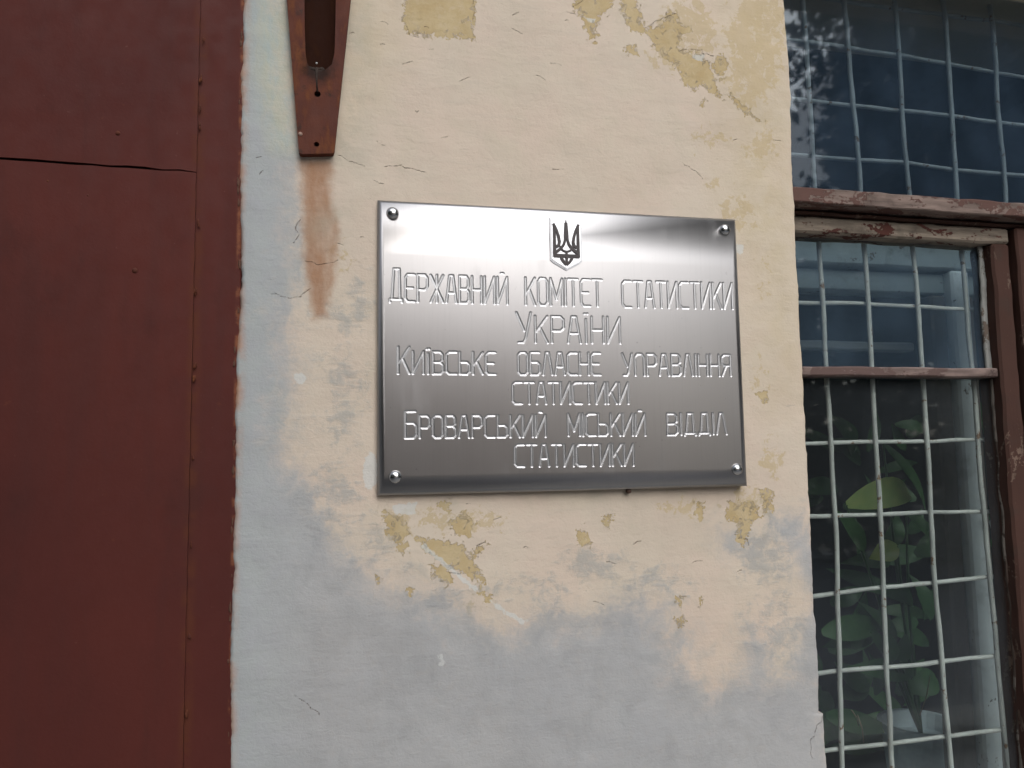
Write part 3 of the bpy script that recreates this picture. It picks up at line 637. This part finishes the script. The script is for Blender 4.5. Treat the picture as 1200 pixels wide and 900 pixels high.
# emblem: a small bright shield carrying the dark trident
su, sv = to_plate(664.3, 312); st_ = to_plate(665.3, 260)[1]; U = .0158; VS = (st_-sv)/3.5
sh = [(-1.18, 3.66), (1.18, 3.66), (1.18, .42), (.95, .22), (0, -.32), (-.95, .22), (-1.18, .42)]
bm = bmesh.new(); add_prism(bm, [(su+x*U, ZC+sv+y*VS) for x, y in sh], YF-.0026, YF+.0002)
bmesh.ops.bevel(bm, geom=[e for e in bm.edges if all(v.co.y < YF-.001 for v in e.verts)], offset=.0009, segments=2, affect='EDGES')
bmo = bmesh.new(); add_prism(bmo, [(su+x*U*1.07, ZC+sv+(y-1.6)*VS*1.035+1.58*VS) for x, y in sh], YF-.0011, YF+.0002); shadow_border = bmo
shield = from_bm('emblem_shield', bm, M_SHIELD, pq)
from_bm('shadow_border', shadow_border, M_RIM, shield)  # dark outline set behind the shield as its shadow line
bm = bmesh.new()
def ribbon(pts, w0, w1=None):
    w1 = w1 or w0; pts = [Vector((su+x*U, ZC+sv+y*VS)) for x, y in pts]; L, R_ = [], []
    for i, p in enumerate(pts):
        t = (pts[min(i+1, len(pts)-1)]-pts[max(i-1, 0)]).normalized(); nn = Vector((-t.y, t.x)); ww = 1.15*U*(w0+(w1-w0)*i/(len(pts)-1))/2
        L.append(p+nn*ww); R_.append(p-nn*ww)
    y1 = YF-.0037-random.uniform(0, .0003)
    for i in range(len(pts)-1):
        add_prism(bm, [(v.x, v.y) for v in (L[i], L[i+1], R_[i+1], R_[i])], y1, YF-.0024)
for s in (-1, 1):
    ribbon([(s*.94, 3.15), (s*.93, 2.2), (s*.93, .62)], .16, .22)
    ribbon([(s*1.0, 3.2), (s*.78, 2.75), (s*.62, 2.25), (s*.54, 1.8), (s*.6, 1.5), (s*.82, 1.38)], .16, .22)
    ribbon([(s*.04, 3.3), (s*.09, 2.5), (s*.10, 1.95), (s*.2, 1.6), (s*.42, 1.28), (s*.78, 1.0), (s*.9, .95)], .13, .22)
    ribbon([(s*.45, .72), (s*.38, .45), (s*.2, .2), (0, .02)], .2, .18)
    ribbon([(s*.5, 1.45), (s*.3, 1.12), (0, 1.02)], .13)
ribbon([(0, 3.5), (0, 2.9), (0, 2.2)], .06, .2); ribbon([(-1.0, .70), (1.0, .70)], .24); ribbon([(0, 1.0), (0, .05)], .16)
from_bm('trident', bm, M_TRIDENT, shield)

pq.rotation_euler = (0, 0, math.radians(-1.0)); pq.location.y -= .003; pq.location.x -= .0016      # the plate hangs a touch proud of the wall at its right edge

# ------------------------------------------------------------------ the window on the right
WX0, WX1 = XR-.012, 1.19
win = empty('window', (.75, .1, .9), 'weathered brown wooden window with dusty panes set back in the cream wall', 'window')
lt = at(1000, 224.5, .05).z; lb = at(1000, 242, .05).z
zrt = at(1000, 252, .075).z; zrb = at(1000, 275.5, .075).z
def wood(name, a, b, mat, parent=win, bevel=.003, amp=.0012, step=.02, seed=0): return from_bm(name, worn_box(a, b, bevel, amp, step, 22, seed), mat, parent, 'edge')
wood('transom_ledge', (WX0, .046, lb), (WX1, .10, lt), M_LEDGE, seed=1, amp=.0012, step=.010, bevel=.0016)
wood('transom', (WX0, .070, zrt-.004), (WX1, .150, lb-.002), M_JAMB, seed=2)
xs_l = at(1166, 330, .075).x; xs_r = at(1187, 330, .075).x
wood('mullion', (xs_r+.003, .066, .93), (xs_r+.062, .15, zrt-.006), M_JAMB, seed=3, amp=.0014)
wood('jamb', (WX0-.001, .07, .93), (XR+.022, .15, 2.356), M_JAMB, seed=4)
wood('jamb', (1.14, .07, .93), (WX1, .15, 2.356), M_JAMB, seed=5)
wood('head', (WX0, .085, 2.362), (WX1, .15, 2.41), M_JAMB, seed=6)
wood('sill', (WX0, -.03, .885), (WX1, .15, .928), M_LEDGE, seed=7)
YG = .099
mz0, mz1 = at(1060, 441, .078).z, at(1060, 430, .078).z
def casement(x0, x1, seed):
    c = empty('casement', (0, 0, 0), None, None); c.parent = win; c.location = Vector((x0, .08, .95))-Vector(win.location)
    wood('top_rail', (x0-.03, .075, zrb), (x1, .120, zrt-.006), M_RAIL, c, .003, .0016, .014, seed)
    wood('bottom_rail', (x0-.03, .075, .945), (x1, .120, .99), M_RAIL, c, seed=seed+1)
    wood('stile', (x1-(xs_r-xs_l), .075, .99), (x1, .120, zrb), M_JAMB, c, .0035, .0016, .016, seed+2)
    wood('stile', (x0-.03, .075, .99), (x0, .120, zrb), M_JAMB, c, seed=seed+3)
    wood('muntin', (x0, .080, mz0), (x1-(xs_r-xs_l), .118, mz1), M_MUNTIN, c, .002, .0011, .014, seed+4)
    xi = x1-(xs_r-xs_l)
    wood('putty', (xi-.0085, YG-.008, mz1), (xi+.001, YG-.0025, zrb), M_PUTTY, c, .0015, .0022, .008, seed+5)
    wood('putty', (xi-.0015, YG-.008, .99), (xi+.002, YG-.0025, mz0), M_OLDPUTTY, c, .0015, .0022, .010, seed+6)
    for z0, z1, m in ((mz0, zrb, M_GLASS), (.97, mz0, M_GLASS_D)):
        bm = bmesh.new(); add_box(bm, (x0-.01, YG-.0015, z0-.004 if z0 > 1 else z0), (xi+.006, YG+.0015, z1+.004)); from_bm('pane', bm, m, c)
casement(XR+.024, xs_r, 10); casement(xs_r+.095, 1.138, 30)
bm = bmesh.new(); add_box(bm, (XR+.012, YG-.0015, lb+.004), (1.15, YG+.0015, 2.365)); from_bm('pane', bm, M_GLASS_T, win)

# the inner, pale painted frame behind the grille
iw = empty('inner_window', (.85, .27, .93), 'pale painted inner window frame seen behind the white grille', 'inner window')
YI = .235
mx0, mx1 = at(1104, 500, YI).x, at(1146, 500, YI).x
itz, itb = at(1000, 282, YI).z, at(1000, 310, YI).z
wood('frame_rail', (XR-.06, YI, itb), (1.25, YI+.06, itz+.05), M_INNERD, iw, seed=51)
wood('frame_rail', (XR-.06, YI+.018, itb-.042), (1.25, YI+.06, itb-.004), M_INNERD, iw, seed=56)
wood('mullion', (mx0+.041, YI, .93), (mx1+.005, YI+.06, itb-.002), M_INNER, iw, .004, .0008, seed=52)
wood('sash_stile', (mx0+.006, YI+.012, .93), (mx0+.039, YI+.055, itb-.044), flat('brown_edge', (.10, .085, .075)), iw, .004, .0008, seed=53)
wood('sash_stile', (mx1+.007, YI+.012, .93), (mx1+.024, YI+.055, itb-.044), flat('brownish_edge', (.10, .085, .075)), iw, .004, .0008, seed=54)
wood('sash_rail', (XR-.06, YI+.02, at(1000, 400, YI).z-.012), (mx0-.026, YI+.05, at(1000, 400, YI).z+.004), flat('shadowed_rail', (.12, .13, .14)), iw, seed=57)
wood('frame_rail', (XR-.06, YI-.01, .90), (1.25, YI+.06, .93), M_INNER, iw, seed=55)
bm = bmesh.new(); hp = [at(x, y, YI-.012) for x, y in ((1160, 578), (1165, 590), (1166, 604), (1161, 612), (1164, 621), (1171, 627), (1175, 622), (1174, 612))]
add_tube(bm, hp, .0028, 8); from_bm('latch', bm, M_CATCH, iw, True)

# the welded grille of round bars between the two windows
YB = .122
gr = empty('window_grille', (.75, YB, 1.0), 'white painted grille of thin crossed bars between the dusty panes', 'grille')
def bar(name, pts, r):
    bm = bmesh.new(); P = [Vector(p) for p in pts]; out = []
    for a, b in zip(P, P[1:]):
        for k in range(16): out.append(a+(b-a)*k/16)
    out.append(P[-1])
    sd_ = random.uniform(0, 50)
    out = [p+.0024*mnoise.noise_vector(p*9+Vector((sd_, 0, 0)))+.0009*mnoise.noise_vector(p*26+Vector((0, sd_, 0))) for p in out]
    rr_ = [r*(1+.16*mnoise.noise(p*60+Vector((sd_, 3, 0)))) for p in out]
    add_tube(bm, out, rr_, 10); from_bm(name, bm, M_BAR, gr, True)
VB = [[(955, 217), (960, 300), (970, 449), (980.5, 650), (987, 900)], [(992, 30), (1008, 223), (1022, 440), (1034, 650), (1045, 900)], [(1051, 25), (1065, 227), (1082, 440), (1093, 650), (1114, 900)],
      [(1109, 30), (1121, 231), (1141, 449), (1157, 650), (1183, 900)], [(1163, 30), (1178.5, 234), (1172+5, 470), (1184, 650), (1200, 813)]]
for ln in VB:
    y = YB-.006; p = [at(a, b, y) for a, b in ln]; p = [p[0]+Vector((-.004, 0, .08))]+p+[p[-1]+Vector((0, 0, -.3))]
    p[0].z = 2.37; p[-1].z = .96; bar('vertical_bar', p, .0036)
for k in range(1, 4): bar('vertical_bar', [(.80+.088*k, YB-.006, 2.37), (.80+.088*k, YB-.006, 1.8), (.80+.088*k, YB-.006, .96)], .0036)
HB = [[(924, 46.7), (1060, 66), (1200, 90.7)], [(928, 116.5), (1060, 130), (1200, 147)], [(933, 181), (1060, 191.5), (1200, 206.7)], [(940.5, 354), (1060, 358), (1128, 361.5)], [(950.7, 520), (1060, 517), (1169, 515.5)],
      [(954, 604.5), (1060, 602), (1177, 598)], [(956, 698), (1060, 686), (1185, 674)], [(960, 790), (1060, 780), (1192, 766)], [(970, 880), (1060, 869), (1200, 852)]]
for ln in HB:
    p = [at(a, b, YB) for a, b in ln]; d = (p[-1]-p[0]).normalized(); p = [p[0]-d*.03]+p+[p[-1]+d*(1.14-p[-1].x)]; bar('horizontal_bar', p, .0032)
for z in (2.33, 1.955, 1.10, 1.0): bar('horizontal_bar', [(XR+.02, YB, z), (.7, YB, z+.002), (1.14, YB, z)], .0032)

# dim room behind
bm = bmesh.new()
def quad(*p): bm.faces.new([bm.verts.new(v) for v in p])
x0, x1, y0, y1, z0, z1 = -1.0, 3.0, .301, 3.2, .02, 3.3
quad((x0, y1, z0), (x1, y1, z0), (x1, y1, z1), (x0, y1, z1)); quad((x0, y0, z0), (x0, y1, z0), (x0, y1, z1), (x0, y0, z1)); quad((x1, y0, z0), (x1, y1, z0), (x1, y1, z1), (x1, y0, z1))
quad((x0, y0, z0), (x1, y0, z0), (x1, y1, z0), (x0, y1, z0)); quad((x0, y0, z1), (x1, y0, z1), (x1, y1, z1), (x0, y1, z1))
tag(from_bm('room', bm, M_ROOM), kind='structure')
bm = bmesh.new(); add_box(bm, (XR-.1, .296, .84), (1.3, .62, .885), .004); tag(from_bm('indoor_sill', bm, M_INNER), 'pale indoor windowsill board under the potted plant', 'windowsill')

# houseplant inside
YP = .42
pot_c = at(1082, 905, YP)
pl = empty('houseplant', (pot_c.x, YP, .886), 'leafy green houseplant with some yellowing leaves in a pale blue pot behind the grille', 'plant')
bm = bmesh.new(); pr = [(.052, .886), (.068, at(1082, 845, YP).z-.02), (.074, at(1082, 845, YP).z-.02), (.075, at(1082, 845, YP).z), (.066, at(1082, 845, YP).z), (.060, at(1082, 845, YP).z-.03)]
rings = [[bm.verts.new((pot_c.x+r*math.cos(2*math.pi*k/28), YP+r*math.sin(2*math.pi*k/28), z)) for k in range(28)] for r, z in pr]
for a, b in zip(rings, rings[1:]):
    for k in range(28): bm.faces.new((a[k], a[(k+1) % 28], b[(k+1) % 28], b[k]))
bm.faces.new(rings[0]); bm.faces.new(rings[-1]); from_bm('pot', bm, M_POT, pl)
rootp = Vector((pot_c.x, YP, at(1082, 845, YP).z-.02))
def leaf(base, tip, wd, droop, mat, up=Vector((0, -1, .4))):
    bm = bmesh.new(); base, tip = Vector(base), Vector(tip); d = tip-base; side = d.cross(up).normalized(); nrm = side.cross(d).normalized(); n = 10; rows = []
    for i in range(n+1):
        t = i/n; wv = wd*math.sin(math.pi*min(1, .04+t*.96)**.8)*(1-.15*t); c = base+d*t+nrm*(droop*math.sin(math.pi*t)*d.length)
        rows.append([bm.verts.new(c-side*wv+nrm*wv*.25), bm.verts.new(c), bm.verts.new(c+side*wv+nrm*wv*.25)])
    for a, b in zip(rows, rows[1:]):
        bm.faces.new((a[0], a[1], b[1], b[0])); bm.faces.new((a[1], a[2], b[2], b[1]))
    return from_bm('leaf', bm, mat, pl, True)
def stem(a, b):
    bm = bmesh.new(); a, b = Vector(a), Vector(b); m = (a+b)/2+Vector((0, .01, .03)); add_tube(bm, [a, a.lerp(m, .5), m, m.lerp(b, .5), b], [.004, .0035, .003, .0027, .0022], 7); from_bm('stem', bm, M_PLANT, pl, True)
LV = [((992, 592), (1066, 580), .030, .30, M_PLANTY, .40), ((1052, 640), (1018, 655), .022, .2, M_PLANTY, .41), ((1062, 600), (1085, 628), .016, .1, M_PLANT, .40),
      ((1035, 520), (1085, 600), .013, .1, M_PLANT, .43), ((1045, 775), (1040, 738), .016, .05, M_PLANT, .38), ((1055, 775), (1062, 742), .016, .05, M_PLANT, .38), ((1020, 740), (1035, 770), .014, .1, M_PLANT, .40)]
for (a, b, wd, dr, m, yy) in LV:
    A, B = at(*a, yy), at(*b, yy+.02); leaf(A, B, wd, dr, m); stem(rootp, A)
for k in range(84):
    px = random.uniform(955, 1100) if k % 4 else random.uniform(1150, 1215); py = random.uniform(560, 880) if k % 5 else random.uniform(470, 600); yy = random.uniform(.40, .72)
    A = at(px, py, yy); ang = random.uniform(-.3, math.pi+.3); L = random.uniform(.08, .17)
    B = A+Vector((math.cos(ang)*L, random.uniform(-.03, .03), math.sin(ang)*L*.8-.01)); leaf(A, B, random.uniform(.012, .026), random.uniform(-.1, .25), M_PLANT)
for a, b in (((1005, 838), (1012, 870)), ((998, 832), (1006, 850)), ((1090, 792), (1078, 838))):
    bm = bmesh.new(); add_tube(bm, [at(*a, .33), at((a[0]+b[0])/2+2, (a[1]+b[1])/2, .335), at(*b, .34)], .0009, 6); from_bm('dry_stem', bm, M_STEM, pl, True)

# ------------------------------------------------------------------ what stands across the street and shows only as reflections
def crown_mesh(seed, n_cl=165, per=95):
    r = np.random.default_rng(seed); cs = []
    while len(cs) < n_cl:
        p = r.uniform(-1, 1, 3)
        if .25 < np.linalg.norm(p) < 1: cs.append(p)
    cs = np.array(cs)*np.array([2.9, 2.9, 4.0])+np.array([0, 0, 9.2])
    c = np.repeat(cs, per, 0)+r.normal(size=(n_cl*per, 3))*.34
    a = r.normal(size=c.shape); a /= np.linalg.norm(a, axis=1)[:, None]; b = np.cross(a, r.normal(size=c.shape)); b /= np.linalg.norm(b, axis=1)[:, None]
    s = r.uniform(.05, .11, len(c))[:, None]
    v = np.stack([c-a*s*1.5, c+b*s*.8, c+a*s*1.5, c-b*s*.8], 1).reshape(-1, 3)
    return mesh_np('crown', v, np.arange(len(v)).reshape(-1, 4)), cs
def tree_meshes(seed):
    cm, cs = crown_mesh(seed); cm.materials.append(M_LEAF)
    bm = bmesh.new(); add_tube(bm, [(0, 0, -.1), (.05, 0, 2.5), (-.05, .08, 6.5), (0, 0, 12)], [.26, .2, .15, .04], 10)
    for p in cs[::6]:
        z = min(max(4.6, p[2]-1.6), 11); add_tube(bm, [(0, 0, z), tuple(Vector((0, 0, z)).lerp(Vector(p), .5)+Vector((0, 0, .15))), tuple(p)], [.06, .04, .015], 6)
    bmesh.ops.recalc_face_normals(bm, faces=bm.faces[:]); tm = bpy.data.meshes.new('trunk'); bm.to_mesh(tm); bm.free(); tm.materials.append(M_BARK); return cm, tm
TM = [tree_meshes(3), tree_meshes(4)]
TREES = [(47.5, 9, .74), (43.5, 20, .9), (67, 9.5, 1.0), (60, 21, 1.45), (53, 17, 1.1), (73, 10, 1.0), (58, 17, 1.3)]
for i, (az, d, s) in enumerate(TREES):
    a = math.radians(az); t = empty('street_tree', (.6+d*math.sin(a), -d*math.cos(a), 0), 'leafy tree across the street, seen only as a dark reflection in the panes', 'tree', 'trees reflected in the window')
    t.scale = (s, s, s*(1.0+.1*(i % 2))); t.rotation_euler = (0, 0, i*1.3)
    for nm, me in zip(('crown', 'trunk'), TM[i % 2]):
        o_ = bpy.data.objects.new(nm, me); COL.objects.link(o_); o_.parent = t
hd = empty('hedge', (10, -7, 0), 'dense dark hedge across the street, seen only as a reflection low in the panes', 'hedge')
r_ = np.random.default_rng(9); N = 40000
c = np.stack([r_.uniform(-4.3, 8, N), r_.uniform(-.7, .7, N), 5.6*r_.random(N)**.8], -1); c[:, 1] += c[:, 0]*.75; c += r_.normal(size=c.shape)*.12
a = r_.normal(size=c.shape); a /= np.linalg.norm(a, axis=1)[:, None]; b = np.cross(a, r_.normal(size=c.shape)); b /= np.linalg.norm(b, axis=1)[:, None]
s_ = r_.uniform(.05, .12, N)[:, None]
v = np.stack([c-a*s_*1.5, c+b*s_*.8, c+a*s_*1.5, c-b*s_*.8], 1).reshape(-1, 3)
hm = mesh_np('foliage', v, np.arange(len(v)).reshape(-1, 4)); hm.materials.append(M_LEAF); o_ = bpy.data.objects.new('foliage', hm); COL.objects.link(o_); o_.parent = hd
hd2 = hd.copy(); COL.objects.link(hd2); hd2.location = (-6.5, -3.4, 0); hd2.rotation_euler = (0, 0, math.radians(-75)); hd2.scale = (.5, .8, 1.1)  # hedge copy added out of view so the left plaque rim reflects dark
hd2['label'] = 'unseen hedge added at the left to darken the plaque rim reflection'; o2 = o_.copy(); COL.objects.link(o2); o2.parent = hd2
hb = empty('house', (-6, -24, 0), 'low orange house with clay roof across the street, a blur in the steel', 'house')
bm = bmesh.new(); add_box(bm, (-30, -30, 0), (9, -22, 6.3)); from_bm('wall', bm, M_FACADE, hb)
bm = bmesh.new(); v = [bm.verts.new(p) for p in ((-30.4, -21.6, 6.3), (9.4, -21.6, 6.3), (9.4, -30.4, 6.3), (-30.4, -30.4, 6.3), (-30.4, -26, 8.2), (9.4, -26, 8.2))]
for f in ((0, 1, 5, 4), (2, 3, 4, 5), (1, 2, 5), (3, 0, 4), (0, 3, 2, 1)): bm.faces.new([v[k] for k in f])
from_bm('roof', bm, M_ROOFM, hb)
for k in range(9):
    bm = bmesh.new(); add_box(bm, (-28+4*k, -21.995, 1.2), (-26.6+4*k, -21.95, 3.2), .01); from_bm('window', bm, flat('far_window', (.08, .09, .10), .2), hb)
